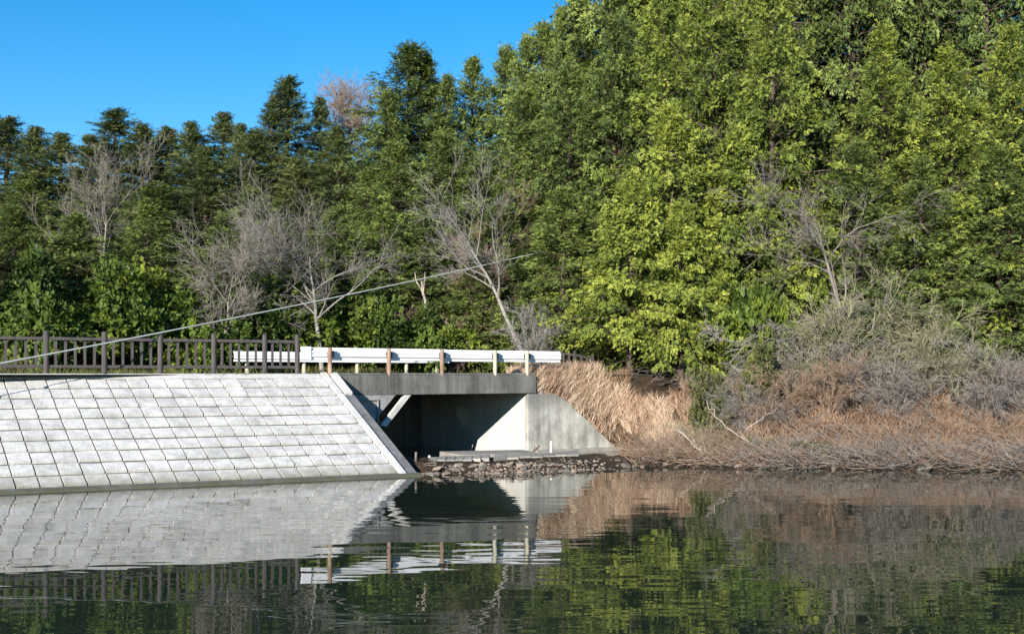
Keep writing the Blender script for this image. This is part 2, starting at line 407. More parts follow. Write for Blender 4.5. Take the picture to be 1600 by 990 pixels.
# toe ledge along the wing
lg = MB(); lg.box(uv(.2, -.25, -1), [*U*5.2, 0], [*V*.245, 0], (0, 0, 1.13)); lg.build('wall_footing', M['apron'], br, .01)
bw = MB(); bw.box(uv(-8.8, 6.55, -1.0), [*U*8.79, 0], [*V*.75, 0], (0, 0, 3.083)); bw.build('back_wall', M['fascia'], br)
# left abutment with its sloped wing and a pale inclined stringer behind it
la = MB(); la.box(uv(-9.2, .5, -1.0), [*U*3.2, 0], [*V*6.0, 0], (0, 0, 3.083)); la.build('abutment', M['panel'], br)
pw = MB(); v0_ = .012; u1, u2, u3 = u_at(535, v0_), u_at(619, v0_), u_at(580, v0_)
pw.prism([uv(u1, v0_, .2), uv(u1, v0_, 2.083), uv(u2, v0_, 2.083), uv(u3, v0_, 1.15), uv(u3, v0_, .2)], [*V*.28, 0]); pw.build('wing_wall', M['panel'], br, .01)
# small pipe and bracket on that wing
pp = MB(); pp.tube([uv(u1+.2, -.03, 1.94), uv(u1+1.25, -.03, 1.94), uv(u1+1.25, -.03, 1.2)], .03); pp.build('drain_pipe', M['panel'], br)
st = MB(); v_ = .03
a, b2, c, d = u_at(633, v_), u_at(643, v_), u_at(604, v_), u_at(595, v_)
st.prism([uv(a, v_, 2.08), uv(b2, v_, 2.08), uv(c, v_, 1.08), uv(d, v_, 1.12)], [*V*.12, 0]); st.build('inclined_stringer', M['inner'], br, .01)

# apron slab in front of the opening
ap = MB(); P0 = at(722, 716, 40.2); P1 = at(842, 716, 41.2)
ap.hexa([(P0[0], P0[1], -.2), (P1[0], P1[1], -.2), (P1[0]-.5, P1[1]+1.6, -.2), (P0[0]-.8, P0[1]+1.6, -.2)], [(P0[0], P0[1], .20), (P1[0], P1[1], .20), (P1[0]-.5, P1[1]+1.6, .22), (P0[0]-.8, P0[1]+1.6, .22)])
tag(ap.build('concrete_apron', M['apron'], bevel=.01), 'flat pale concrete slab lying before the bright wall under the bridge', 'slab')

def ledge(pa, pb, z0, z1, dep, label):
    m_ = MB(); a = at(pa[0], 700, pa[1]); b = at(pb[0], 700, pb[1]); n_ = 7; rl = random.Random(int(pa[0]))
    for i in range(n_):      # a broken front edge
        p = a+(b-a)*(i/n_); q_ = a+(b-a)*((i+1)/n_)-(b-a)/n_*.02; w0, w1 = rl.uniform(-.12, .12), rl.uniform(-.12, .12); dz = rl.uniform(-.02, .02)
        lo = [(p[0], p[1]+w0, -.3), (q_[0], q_[1]+w1, -.3), (q_[0], q_[1]+dep, -.3), (p[0], p[1]+dep, -.3)]
        m_.hexa(lo, [(x_, y_, z0+(z1-z0)*(k > 1)+dz) for k, (x_, y_, _) in enumerate(lo)])
    tag(m_.build('concrete_ledge', M['apron'], bevel=.015), label, 'slab')
ledge((668, 37.0), (765, 38.0), .24, .27, 1.3, 'pale broken slab just above the stones near the corner of the block slope')
ledge((772, 38.3), (905, 40.0), .23, .27, 1.1, 'pale broken slab above the stones, running below the bright wall and the wing wall')

# ------------------------------------------------------------------ guardrails
def wbeam(p0, p1, z0, z1, vdir, depth=.055, th=.006):
    """corrugated beam between two plan points, bulging along vdir"""
    H = z1-z0; prof = [(0, .02), (.06, .0), (.16, 0), (.30, 1), (.42, 1), (.50, .35), (.58, 1), (.70, 1), (.84, 0), (.94, 0), (1, .02)]
    prof = [(z0+H*a, depth*(1-b)) for a, b in prof]
    mb = MB(); n = len(prof); vs = []
    d = np.array([*vdir, 0.0])
    for P in (p0, p1):
        for (z, off) in prof: vs.append(np.array([P[0], P[1], z])+d*off)
        for (z, off) in reversed(prof): vs.append(np.array([P[0], P[1], z])+d*(off+th))
    m2 = 2*n
    fs = [(i, (i+1) % m2, m2+(i+1) % m2, m2+i) for i in range(m2)]
    fs += [(i, i+1, m2-2-i, m2-1-i) for i in range(n-1)] + [(m2+i, m2+m2-1-i, m2+m2-2-i, m2+i+1) for i in range(n-1)]
    mb.add(vs, fs); return mb
def guardrail(name, label, v, ua, ub, posts, mats, outside, z0=3.17, z1=3.55, joint=()):
    """outside: -1 when its posts stand on our side of the beam"""
    root = empty(name, uv(ua, v, 2.7), label, 'guardrail')
    us = [ua]+list(joint)+[ub]
    for i in range(len(us)-1):
        a, b = us[i]+(.012 if i else 0), us[i+1]
        mb = wbeam(uv(a, v)[:2], uv(b, v)[:2], z0-(.012 if i % 2 else 0), z1-(.012 if i % 2 else 0), V)
        mb.build('rail_beam', M['white'], root)
    for pu, pm in zip(posts, mats):
        c = uv(pu, v+outside*.20, 0); pb = MB()
        top = z1-.03 if outside < 0 else z1-.06
        pb.tube([(c[0], c[1], 2.5), (c[0], c[1], top)], .068, 14); pb.tube([(c[0], c[1], top), (c[0], c[1], top+.03)], [.07, .03], 14)
        p = pb.build('post', pm, root)
        sp = MB(); sp.box(uv(pu+.03, v+outside*.20, 3.25), [*U*.13, 0], [*V*(-outside*.20+.03), 0], (0, 0, .20)); sp.build('bracket', M['steel'], root)
    return root
nu = [u_at(px, .12) for px in (515, 607, 690, 773, 823)]
near = guardrail('guardrail', 'long white guardrail along the near edge of the bridge deck, on brown and cream posts', .30, u_at(471, .3), u_at(877, .3), nu,
                 [M['rust'], M['rust'], M['rust'], M['cream'], M['cream']], -1, joint=(u_at(700, .3),))
# flat end plate at the left end of the near rail
e = MB(); ua = u_at(471, .3)
e.box(uv(ua-.02, .30-.03, 3.17), [*U*.34, 0], [*V*.03, 0], (0, 0, .40)); e.build('end_plate', M['white'], near, .005)
fu = [u_at(px, 6.2) for px in (386, 475, 558, 635, 683)]
far = guardrail('guardrail', 'shorter white guardrail on the far roadside, seen beneath the near one and through the fence', 6.0, u_at(366, 6), u_at(704, 6), fu, [M['cream']]*5, 1, 3.17, 3.52)
lp = uv(u_at(300, 6), 6.0)

# ------------------------------------------------------------------ fences
def fpt(m_): p = CR-TD*m_+np.array([-.05, .12]); return p
def picket_fence(root, pts, zb, zt, npk, mat, railz, post_h, pr=.075, sw_=.035, thick=.035):
    """pts: list of plan points of posts, zb base heights"""
    for i, p in enumerate(pts):
        pb = MB(); pb.tube([(p[0], p[1], zb[i]-.3), (p[0], p[1], zb[i]+post_h)], pr, 10); pb.tube([(p[0], p[1], zb[i]+post_h), (p[0], p[1], zb[i]+post_h+.03)], [pr, pr*.6], 10)
        pb.build('post', mat, root)
    for i in range(len(pts)-1):
        a, b = np.array(pts[i]), np.array(pts[i+1]); d = (b-a)/np.linalg.norm(b-a); nrm = np.array([-d[1], d[0]])
        for rz in railz:
            mb = MB()
            p0, p1 = a+d*pr*.9, b-d*pr*.9
            q0 = np.array([*(p0-nrm*.03), zb[i]+rz]); q1 = np.array([*(p1-nrm*.03), zb[i+1]+rz])
            nn = np.array([*nrm*.06, 0]); hh = np.array([0, 0, .085])
            mb.hexa([q0, q0+nn, q0+nn+hh, q0+hh], [q1, q1+nn, q1+nn+hh, q1+hh]); mb.build('rail', mat, root, .006)
        mb = MB()
        for k in range(1, npk[i]+1):
            t = k/(npk[i]+1); c = a+(b-a)*t; z = zb[i]+(zb[i+1]-zb[i])*t
            o_ = np.array([*(c-d*sw_-nrm*thick*1.9), z+railz[0]+.01])
            mb.box(o_, [*d*2*sw_, 0], [*nrm*thick, 0], (0, 0, railz[-1]-railz[0]+.06))
        mb.build('slat_panel', mat, root)
fm = [1.096, 2.116, 3.66, 5.22, 6.78, 8.34, 9.9, 11.5, 13.1, 14.7, 16.3]
fp = [fpt(a) for a in fm]
lf = empty('slatted_fence', (*fp[0], 2.7), 'dark grey-brown slatted wooden fence along the top of the concrete block slope', 'fence')
picket_fence(lf, fp, [2.70]*len(fp), None, [3]+[5]*9, M['fence'], (.20, .97), 1.20)
# dark stake fence beyond the right end of the rail, running down the bank
rx = [(828, 541, 47.6), (872, 545, 47.5), (898, 548, 47.4), (926, 554, 47.6)]
rp_ = [at(*a) for a in rx]
rf = empty('slatted_fence', (rp_[0][0], rp_[0][1], 2.7), 'dark weathered stake fence stepping down the bank behind the dry grass', 'fence')
picket_fence(rf, [a[:2] for a in rp_], [a[2]-1.05 for a in rp_], None, [3, 2, 2], M['fence2'], (.16, .86), 1.03, pr=.06, sw_=.045)

# ------------------------------------------------------------------ cable
cb = MB(); A = at(-120, 560, 33.5); A2 = at(323, 495, 38); B = at(905, 380, 53.3)
A = A2+(A2-B)*.75
pts = [A+(B-A)*t-np.array([0, 0, .9*4*t*(1-t)*.22]) for t in np.linspace(0, 1, 40)]
cb.tube(pts, .024, 6)
tag(cb.build('overhead_cable', M['cable']), 'pale grey cable slanting up across the trees above the guardrail', 'cable')

# ------------------------------------------------------------------ vegetation builders
def unit(a): return a/np.maximum(np.linalg.norm(a, axis=-1, keepdims=True), 1e-9)
def sprays(rs, Cn, A, Nn, S, m=8, lw=.26, ll=.55, spread=70, var=None, droop=.15):
    n = len(Cn); A = unit(A); Nn = unit(Nn-A*np.sum(A*Nn, -1, keepdims=True)); B = np.cross(Nn, A)
    f = np.linspace(0, .75, m)[None]*np.ones((n, 1)); f = f+rs.uniform(-.08, .08, f.shape)
    sg = np.where(np.arange(m) % 2, 1, -1)[None]
    th = np.radians(spread)*sg*rs.uniform(.25, 1.0, (n, m))*(1-.55*f)
    D = np.cos(th)[..., None]*A[:, None]+np.sin(th)[..., None]*B[:, None]+Nn[:, None]*rs.uniform(-.35, .35, (n, m))[..., None]
    D[..., 2] -= droop; D = unit(D)
    Ln = S[:, None]*ll*rs.uniform(.6, 1.15, (n, m)); W = S[:, None]*lw*rs.uniform(.7, 1.2, (n, m))
    side = unit(np.cross(Nn[:, None]+rs.uniform(-.6, .6, (n, m, 3)), D))
    P = Cn[:, None]+A[:, None]*(S[:, None]*f)[..., None]
    q = np.stack([P, P+D*(Ln*.5)[..., None]+side*(W/2)[..., None], P+D*Ln[..., None], P+D*(Ln*.45)[..., None]-side*(W/2)[..., None]], 2)
    v = q.reshape(-1, 3); fi = np.arange(len(v)).reshape(-1, 4)
    vr = np.repeat((var[:, None]+rs.uniform(-.10, .10, (n, m))).ravel(), 4)
    return v, fi, vr
class Tubes:
    def __init__(s): s.v = []; s.f = []; s.n = 0
    def add(s, P, Rr, n=3):
        k, L = P.shape[:2]
        if k == 0: return
        d = np.empty_like(P); d[:, 1:-1] = P[:, 2:]-P[:, :-2]; d[:, 0] = P[:, 1]-P[:, 0]; d[:, -1] = P[:, -1]-P[:, -2]; d = unit(d)
        ref = np.where(np.abs(d[..., 2:3]) < .9, np.array([0, 0, 1.]), np.array([1., 0, 0])); x = unit(np.cross(d, ref)); y = np.cross(d, x)
        a = np.arange(n)*2*np.pi/n
        ring = P[:, :, None]+Rr[:, :, None, None]*(np.cos(a)[:, None]*x[:, :, None]+np.sin(a)[:, None]*y[:, :, None])
        s.v.append(ring.reshape(-1, 3)); i = s.n+np.arange(k*L*n).reshape(k, L, n); j = np.roll(i, -1, 2)
        s.f.append(np.stack([i[:, :-1], j[:, :-1], j[:, 1:], i[:, 1:]], -1).reshape(-1, 4)); s.n += k*L*n
    def mesh(s, name): return np_mesh(name, np.concatenate(s.v), np.concatenate(s.f), smooth=True)
def polyl(rs, P0, D0, Ln, k, wob, up):
    n = len(P0); P = np.empty((n, k, 3)); P[:, 0] = P0; d = D0.copy()
    for i in range(1, k):
        d = unit(d+rs.normal(0, wob, (n, 3))+np.array([0, 0, up])); P[:, i] = P[:, i-1]+d*(Ln/(k-1))[:, None]
    return P
def children(rs, P, Rr, nper, ang, fmin=.3, fmax=1.0):
    n, k = P.shape[:2]; idx = np.repeat(np.arange(n), nper); f = rs.uniform(fmin, fmax, len(idx))*(k-1)
    i0 = np.minimum(f.astype(int), k-2); fr = (f-i0)[:, None]
    p = P[idx, i0]*(1-fr)+P[idx, i0+1]*fr; d = unit(P[idx, i0+1]-P[idx, i0]); r = Rr[idx, i0]*(1-fr[:, 0])+Rr[idx, i0+1]*fr[:, 0]
    pr = unit(np.cross(d, rs.normal(size=d.shape))); a = np.radians(ang)*rs.uniform(.6, 1.25, len(idx))
    return p, unit(d*np.cos(a)[:, None]+pr*np.sin(a)[:, None]), r

def conifer_mesh(seed, H, Rc, nb=230, spr=11, size=.46, base=.05, lw=.25, prof='ovoid', ragged=.25, m=8, droopy=-.35):
    rs = np.random.RandomState(seed)
    t = base+(1-base)*(rs.uniform(0, 1, nb)**1.0)*.985; t.sort()
    if prof == 'ovoid': pf = np.minimum(1, 1.5*(1-t))**.85*np.minimum(1, .7+t*1.4)
    else: pf = np.minimum(1, 1.2*(1-t))**1.0*np.minimum(1, .75+t*1.2)
    az = np.arange(nb)*2.39996+rs.uniform(-.4, .4, nb)
    lump = 1+.22*np.sin(az*2+t*9+seed)+.16*np.sin(az*3-t*15+seed*2)
    L = Rc*pf*lump*rs.uniform(1-ragged, 1+ragged*.6, nb)+.25+.35*t**6
    el = np.radians(2+84*t**3+rs.uniform(-16, 16, nb))
    d0 = np.stack([np.cos(az)*np.cos(el), np.sin(az)*np.cos(el), np.sin(el)], -1)
    P0 = np.stack([0*t, 0*t, t*H], -1)
    ax_ = polyl(rs, P0, d0, L, 6, .07, -.045)
    vb = rs.uniform(.28, .72, nb)+.0
    # sprays along each branch; more on the outside
    bi = np.repeat(np.arange(nb), spr); ncl = 8; ck = rs.randint(0, ncl, len(bi))
    cf = 1-rs.uniform(0, 1, (nb, ncl))**1.5*.72; cs = rs.uniform(-1, 1, (nb, ncl)); cv = rs.normal(0, .10, (nb, ncl))
    f = np.clip(cf[bi, ck]+rs.normal(0, .05, len(bi)), .1, 1)
    fi = f*5; i0 = np.minimum(fi.astype(int), 4); fr = (fi-i0)[:, None]
    P = ax_[bi, i0]*(1-fr)+ax_[bi, i0+1]*fr; dd = unit(ax_[bi, i0+1]-ax_[bi, i0])
    lat = np.cross(dd, [0, 0, 1.]); s_ = cs[bi, ck]+rs.normal(0, .16, len(bi))
    P = P+lat*(s_*.26*L[bi]*(1.25-f))[:, None]+rs.normal(0, .12, P.shape)
    A = dd*.8+lat*(s_*.8)[:, None]+np.array([0, 0, droopy])+rs.normal(0, .38, P.shape)
    Nn = np.array([0, 0, .35])+dd*1.2+rs.normal(0, .55, P.shape)
    S = size*rs.uniform(.65, 1.25, len(bi))*(.62+.38*np.minimum(1, L[bi]/Rc*1.4))
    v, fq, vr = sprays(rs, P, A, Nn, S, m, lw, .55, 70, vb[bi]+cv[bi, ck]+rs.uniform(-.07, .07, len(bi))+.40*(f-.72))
    crown = np_mesh('crown', v, fq, vr)
    T = Tubes(); tz = np.linspace(-.6, H*.97, 9); wob = rs.normal(0, .04, (9, 2)); wob[0] = 0
    T.add(np.stack([wob[:, 0], wob[:, 1], tz], -1)[None], (Rc*.065*(1-np.linspace(0, .93, 9)))[None]+.02, 9)
    T.add(ax_, np.linspace(1, .15, 6)[None]*(.012+.011*L)[:, None], 4)
    return crown, T.mesh('trunk')
def broad_mesh(seed, H, Rc, n=900, size=.42, lw=.42, m=7, squash=.8, stems=5, leafdir=.6):
    rs = np.random.RandomState(seed)
    nl = 9; cen = np.stack([rs.normal(0, Rc*.42, nl), rs.normal(0, Rc*.42, nl), rs.uniform(.3, .85, nl)*H], -1); cr = rs.uniform(.3, .55, nl)*Rc
    k = rs.randint(0, nl, n); d = unit(rs.normal(size=(n, 3)))
    P = cen[k]+d*(cr[k]*rs.uniform(.55, 1.08, n))[:, None]*np.array([1, 1, squash*H/Rc*.6]); P[:, 2] = np.maximum(P[:, 2], .05)
    A = d+rs.normal(0, leafdir, P.shape)+np.array([0, 0, .1]); Nn = d*.6+np.array([0, 0, 1.])+rs.normal(0, .5, P.shape)
    v, fq, vr = sprays(rs, P, A, Nn, size*rs.uniform(.6, 1.2, n), m, lw, .5, 90, .5+rs.uniform(-.25, .25, nl)[k]+rs.uniform(-.12, .12, n))
    crown = np_mesh('crown', v, fq, vr)
    T = Tubes(); D0 = unit(cen-np.array([0, 0, -.1])); ln = np.linalg.norm(cen, axis=1)
    PP = np.linspace(0, 1, 5)[None, :, None]*cen[:, None]+rs.normal(0, .05, (nl, 5, 3)); PP[:, 0] = [0, 0, -.3]
    T.add(PP, np.linspace(1, .3, 5)[None]*np.full((nl, 1), .03+.012*Rc), 5)
    return crown, T.mesh('stems')
def bare_mesh(seed, H, lean=(0, 0), spread=.9, r0=.11, n1=9, n2=6, n3=6, n4=5, trunk=.45, stems=1, up=.06, l1=.55, twr=.006, ang=45, minz=None):
    rs = np.random.RandomState(seed); T = Tubes(); B = Tubes()
    P0 = np.zeros((stems, 3)); P0[:, :2] = rs.normal(0, .08 if stems > 1 else 0, (stems, 2)); P0[:, 2] = -.4
    D0 = np.array([[lean[0], lean[1], 1.]])+rs.normal(0, .32 if stems > 1 else .0, (stems, 3)); D0 = unit(D0)
    L0 = H*(trunk+.45)*rs.uniform(.85, 1.1, stems) if stems > 1 else np.array([H*.85])
    P = polyl(rs, P0, D0, L0, 9, .07, .02); r = np.linspace(1, .22, 9)[None]*r0*np.ones((stems, 1)); T.add(P, r, 8)
    p, d, rr = children(rs, P, r, n1, ang, trunk, 1.0); d = unit(d+np.array([0, 0, .1])); L1 = H*l1*rs.uniform(.55, 1.1, len(p))*spread
    P1 = polyl(rs, p, d, L1, 7, .13, up); r1 = np.linspace(1, .2, 7)[None]*(rr*.62)[:, None]; B.add(P1, r1, 5)
    p, d, rr = children(rs, P1, r1, n2, 42, .2, 1.0); L2 = np.repeat(L1, n2)*rs.uniform(.3, .6, len(p))
    P2 = polyl(rs, p, d, L2, 5, .15, up); r2 = np.maximum(np.linspace(1, .3, 5)[None]*(rr*.6)[:, None], twr*1.3); B.add(P2, r2, 4)
    p, d, rr = children(rs, P2, r2, n3, 40, .15, 1.0); L3 = np.repeat(L2, n3)*rs.uniform(.35, .7, len(p))
    P3 = polyl(rs, p, d, L3, 4, .16, up); r3 = np.maximum(np.linspace(1, .5, 4)[None]*(rr*.6)[:, None], twr); B.add(P3, r3, 3)
    if n4:
        p, d, rr = children(rs, P3, r3, n4, 38, .1, 1.0); L4 = np.repeat(L3, n4)*rs.uniform(.4, .8, len(p))
        P4 = polyl(rs, p, d, L4, 3, .15, up); r4 = np.full((len(p), 3), twr*.85); r4[:, 2] *= .5; B.add(P4, r4, 3)
    return B.mesh('branches'), T.mesh('trunk'), P3
PLANTS = []
def plant(name, label, cat, group, parts, loc, scale=(1, 1, 1), rz=0.0):
    root = empty(name, loc, label, cat, group); root.scale = scale; root.rotation_euler = (0, 0, rz)
    for (pn, me, mat) in parts:
        o = bpy.data.objects.new(pn, me); C.objects.link(o); o.parent = root
        if len(me.materials) == 0: me.materials.append(mat)
        elif me.materials[0] != mat:
            o.material_slots[0].link = 'OBJECT'; o.material_slots[0].material = mat
    return root

# prototypes (unit-scaled: H metres, radius Rc)
print('protos')
CY = [conifer_mesh(11+i, 14, 2.9, 340, 42, .235, ragged=.5, lw=.21, m=7) for i in range(4)]           # cypress, mid distance
CB = [conifer_mesh(31+i, 9, 2.5, 240, 56, .225, base=.02, ragged=.55, lw=.24, m=7, droopy=-.5) for i in range(3)]   # bright, near
CN = [conifer_mesh(41+i, 9, 2.5, 220, 56, .225, base=.17, ragged=.5, lw=.24, m=7, droopy=-.5) for i in range(2)]
CD = [conifer_mesh(51+i, 14, 2.5, 260, 34, .29, prof='cone', ragged=.75, lw=.17, m=7, droopy=.05) for i in range(3)]  # cedar
BS = [broad_mesh(71+i, 2.6, 1.7, 1500, .30, m=7) for i in range(3)]
def conifer(px, topy, D, wpx, kind, label, rz=None, drop=0.0, group=None):
    x = (px-800)/F*D; z0 = gz(x, D)-drop; top = CAM_Z+(HY-topy)/F*D
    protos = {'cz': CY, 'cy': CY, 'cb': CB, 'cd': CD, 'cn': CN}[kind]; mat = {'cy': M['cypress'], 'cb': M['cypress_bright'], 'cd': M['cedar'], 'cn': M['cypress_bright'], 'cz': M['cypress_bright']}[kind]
    i = len(PLANTS); PLANTS.append(1); crown, trunk = protos[i % len(protos)]
    H0 = {'cz': 14, 'cy': 14, 'cb': 9, 'cd': 14, 'cn': 9}[kind]; R0 = {'cz': 2.9, 'cy': 2.9, 'cb': 2.5, 'cd': 2.5, 'cn': 2.5}[kind]
    sz = (top-z0)/H0; sx = 1.42*(wpx/2/F*D)/R0
    nm = {'cz': 'cypress_tree', 'cn': 'cypress_tree', 'cy': 'cypress_tree', 'cb': 'cypress_tree', 'cd': 'cedar_tree'}[kind]
    return plant(nm, label, 'tree', group, [('crown', crown, mat), ('trunk', trunk, M['bark'])], (x, D, z0), (sx, sx, sz), rz if rz is not None else i*1.7)

G1, G2, G3 = 'dark conifers on the left skyline', 'cypresses on the wooded hillside', 'yellow-green cypresses standing near the bank'
# --- dark skyline conifers, left
for a in [
    (349, 183, 64, 120, 'cd', 'small dark conifer at the left with a blunt top against the sky', G1),
    (450, 128, 66, 125, 'cd', 'tall dark ragged conifer with a pointed tip, highest of the left skyline group', G1),
    (398, 208, 60, 120, 'cd', 'dark conifer in the dip between the small blunt one and the tall ragged one', G1),
    (500, 160, 67, 80, 'cd', 'narrow dark conifer touching the right side of the tall ragged one', G1),
    (527, 205, 62, 105, 'cd', 'dark conifer whose top stands just below the pinkish bare treetop', G1),
    (322, 235, 58, 110, 'cd', 'dark green conifer below the blunt-topped one, above the fence', G1),
    (465, 255, 57, 140, 'cd', 'dark conifer behind the grey bare tree with pale trunk', G1),
    (575, 275, 58, 120, 'cy', 'mid green conifer under the left flank of the tall twin-tipped cypress', G2),
    (395, 300, 54, 120, 'cy', 'mid green conifer behind the left side of the grey bare crown', G2),
    # main cypress skyline
    (640, 82, 62, 170, 'cy', 'tall twin-tipped cypress standing out in the middle of the skyline', G2),
    (668, 96, 62.5, 110, 'cy', 'second tip of the twin-topped skyline cypress pair, on its right', G2),
    (738, 104, 64, 120, 'cy', 'rounded cypress right of the twin tips, in the skyline notch', G2),
    (792, 84, 64, 120, 'cy', 'cypress between the skyline notch and the steep rising ridge of crowns', G2),
    (850, 52, 63, 130, 'cy', 'cypress with brownish tip on the rising part of the skyline', G2),
    (905, -8, 63, 140, 'cy', 'cypress whose tip meets the top edge beside the open sky', G2),
    (975, -150, 62, 170, 'cy', 'very tall cypress running out of the top, first right of the open sky', G2),
    (1060, -260, 61, 180, 'cz', 'very tall cypress filling the top centre right of the hillside', G2),
    (1150, -280, 60, 180, 'cz', 'very tall cypress at the upper right, before the darker corner tree', G2),
    (1245, -240, 60, 170, 'cd', 'dark conifer in the upper right corner behind the yellow-green crowns', G2),
    # second row
    (620, 235, 56, 130, 'cy', 'cypress lower on the slope left of the reddish bare tree', G2),
    (690, 215, 56, 120, 'cy', 'cypress directly behind the crown of the reddish bare tree', G2),
    (560, 380, 52.5, 105, 'cy', 'low cypress right of the pale bare trunk above the guardrail', G2),
    (820, 150, 56, 140, 'cy', 'cypress at the right side of the reddish bare tree, middle height', G2),
    (890, 120, 55, 150, 'cy', 'broad cypress behind the upper end of the grey cable', G2),
    (965, 40, 55, 150, 'cy', 'cypress in the second row above the big bright bank tree', G2),
    (1040, -20, 54, 150, 'cz', 'tall second-row cypress in the right half, straight above the dark hollow', G2),
    (880, 300, 51, 130, 'cy', 'cypress ending the cable, its crown low over the right end of the guardrail', G2),
    (740, 400, 51.5, 100, 'cy', 'low cypress below the reddish bare crown and above the middle of the guardrail', G2),
    (606, 150, 60.5, 100, 'cy', 'cypress filling the left flank of the twin-tipped skyline cypress', G2),
    (700, 128, 62, 90, 'cy', 'short cypress in the skyline notch right of the twin tips', G2),
    (822, 66, 62.5, 90, 'cy', 'cypress second below the open sky on the rising skyline', G2),
    (876, 32, 62, 90, 'cy', 'cypress just left of the one touching the top edge beside the sky', G2),
    (425, 160, 65, 80, 'cd', 'dark conifer on the left shoulder of the tall ragged one', G1),
    (376, 200, 63, 80, 'cd', 'dark conifer filling the dip right of the blunt-topped one', G1),
    (350, 340, 47.0, 110, 'cy', 'low green cypress close behind the left end of the visible fence', G2),
    (440, 350, 48.5, 110, 'cy', 'low green cypress seen through the grey bare crown, left of the pale trunk', G2),
    (525, 330, 51, 110, 'cy', 'green cypress right behind the pale straight trunk', G2),
    (600, 330, 52.5, 110, 'cy', 'green cypress above the broken snag, a little left of it', G2),
    (660, 340, 53, 100, 'cy', 'green cypress directly above the broken snag', G2),
    (780, 300, 53.5, 110, 'cy', 'green cypress behind the lower limbs of the leaning bare tree', G2),
    # bright near rows
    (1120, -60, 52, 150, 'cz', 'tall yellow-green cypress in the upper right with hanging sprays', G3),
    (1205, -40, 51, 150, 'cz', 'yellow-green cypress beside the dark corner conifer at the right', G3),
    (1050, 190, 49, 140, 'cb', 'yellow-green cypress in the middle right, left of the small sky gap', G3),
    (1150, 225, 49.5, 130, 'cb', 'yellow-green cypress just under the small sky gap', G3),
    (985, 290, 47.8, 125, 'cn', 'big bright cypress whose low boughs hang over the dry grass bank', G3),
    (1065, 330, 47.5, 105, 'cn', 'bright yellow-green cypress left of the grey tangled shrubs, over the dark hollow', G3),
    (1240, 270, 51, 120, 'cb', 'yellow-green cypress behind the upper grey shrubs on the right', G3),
]: conifer(*a[:5], a[5], group=a[6])
# a darker row at the back closes the wood at the upper right
for (px, lb) in [(1010, 'back-row cypress seen in chinks just right of the open sky'), (1105, 'tall back-row cypress seen in chinks at the top centre right'), (1195, 'tall back-row cypress seen in chinks left of the dark corner conifer'), (1290, 'tall back-row cypress seen in chinks right of the dark corner conifer'),
                 (1385, 'tall back-row cypress, third from the right edge'), (1480, 'tall back-row cypress, second from the right edge'), (1575, 'tall back-row cypress behind the right edge')]:
    conifer(px, -330, 66, 230, 'cy', lb, group=G2)
# --- beyond the sides of the photograph
for k, (px, ty, D, wp, kd, lb) in enumerate([
    (300, 198, 62, 110, 'cd', 'dark conifer touching the left flank of the blunt-topped one'), (230, 330, 46, 130, 'cy', 'low green conifer close to the road above the left fence'), (120, 340, 44.5, 140, 'cy', 'low green conifer close to the road, second from the left edge'), (20, 330, 43, 140, 'cy', 'low green conifer close to the road at the left edge'), (222, 200, 62, 120, 'cd', 'dark conifer in the middle of the gap left of the blunt-topped one'), (140, 215, 62, 110, 'cd', 'dark conifer right of the second one from the left edge'), (55, 205, 62, 120, 'cd', 'dark conifer beside the one at the left edge'), (262, 205, 63, 120, 'cd', 'dark conifer next left of the blunt-topped one'), (180, 175, 65, 140, 'cd', 'tall dark conifer at the middle of the far left group'),
    (95, 215, 62, 130, 'cd', 'dark conifer second from the left edge'), (12, 190, 64, 140, 'cd', 'dark conifer at the left edge'),
    (240, 290, 56, 130, 'cy', 'green conifer in the front row above the left stretch of fence'), (140, 300, 56, 140, 'cy', 'green conifer in the front row, second from the left edge'), (40, 290, 55, 130, 'cy', 'green conifer in the front row at the left edge'),
    (1330, -260, 60, 180, 'cy', 'tall cypress right of the dark corner conifer'), (1430, -280, 60, 180, 'cy', 'tall cypress near the upper right edge'), (1540, -280, 60, 190, 'cy', 'tall cypress at the right edge'),
    (1380, 60, 53, 160, 'cz', 'yellow-green cypress in the front row above the right bank'), (1480, 90, 52, 160, 'cz', 'yellow-green cypress in the front row, second from the right edge'), (1580, 60, 52, 160, 'cz', 'yellow-green cypress in the front row at the right edge'),
    (1340, 230, 50, 130, 'cy', 'low green cypress over the right bank'), (1440, 260, 50, 140, 'cy', 'low green cypress over the right bank, one further right'), (1560, 240, 50, 150, 'cy', 'low green cypress over the bank at the right edge')]):
    conifer(px, ty, D, wp, kd, lb, group=G1 if px < 400 else G2)
print('conifers')
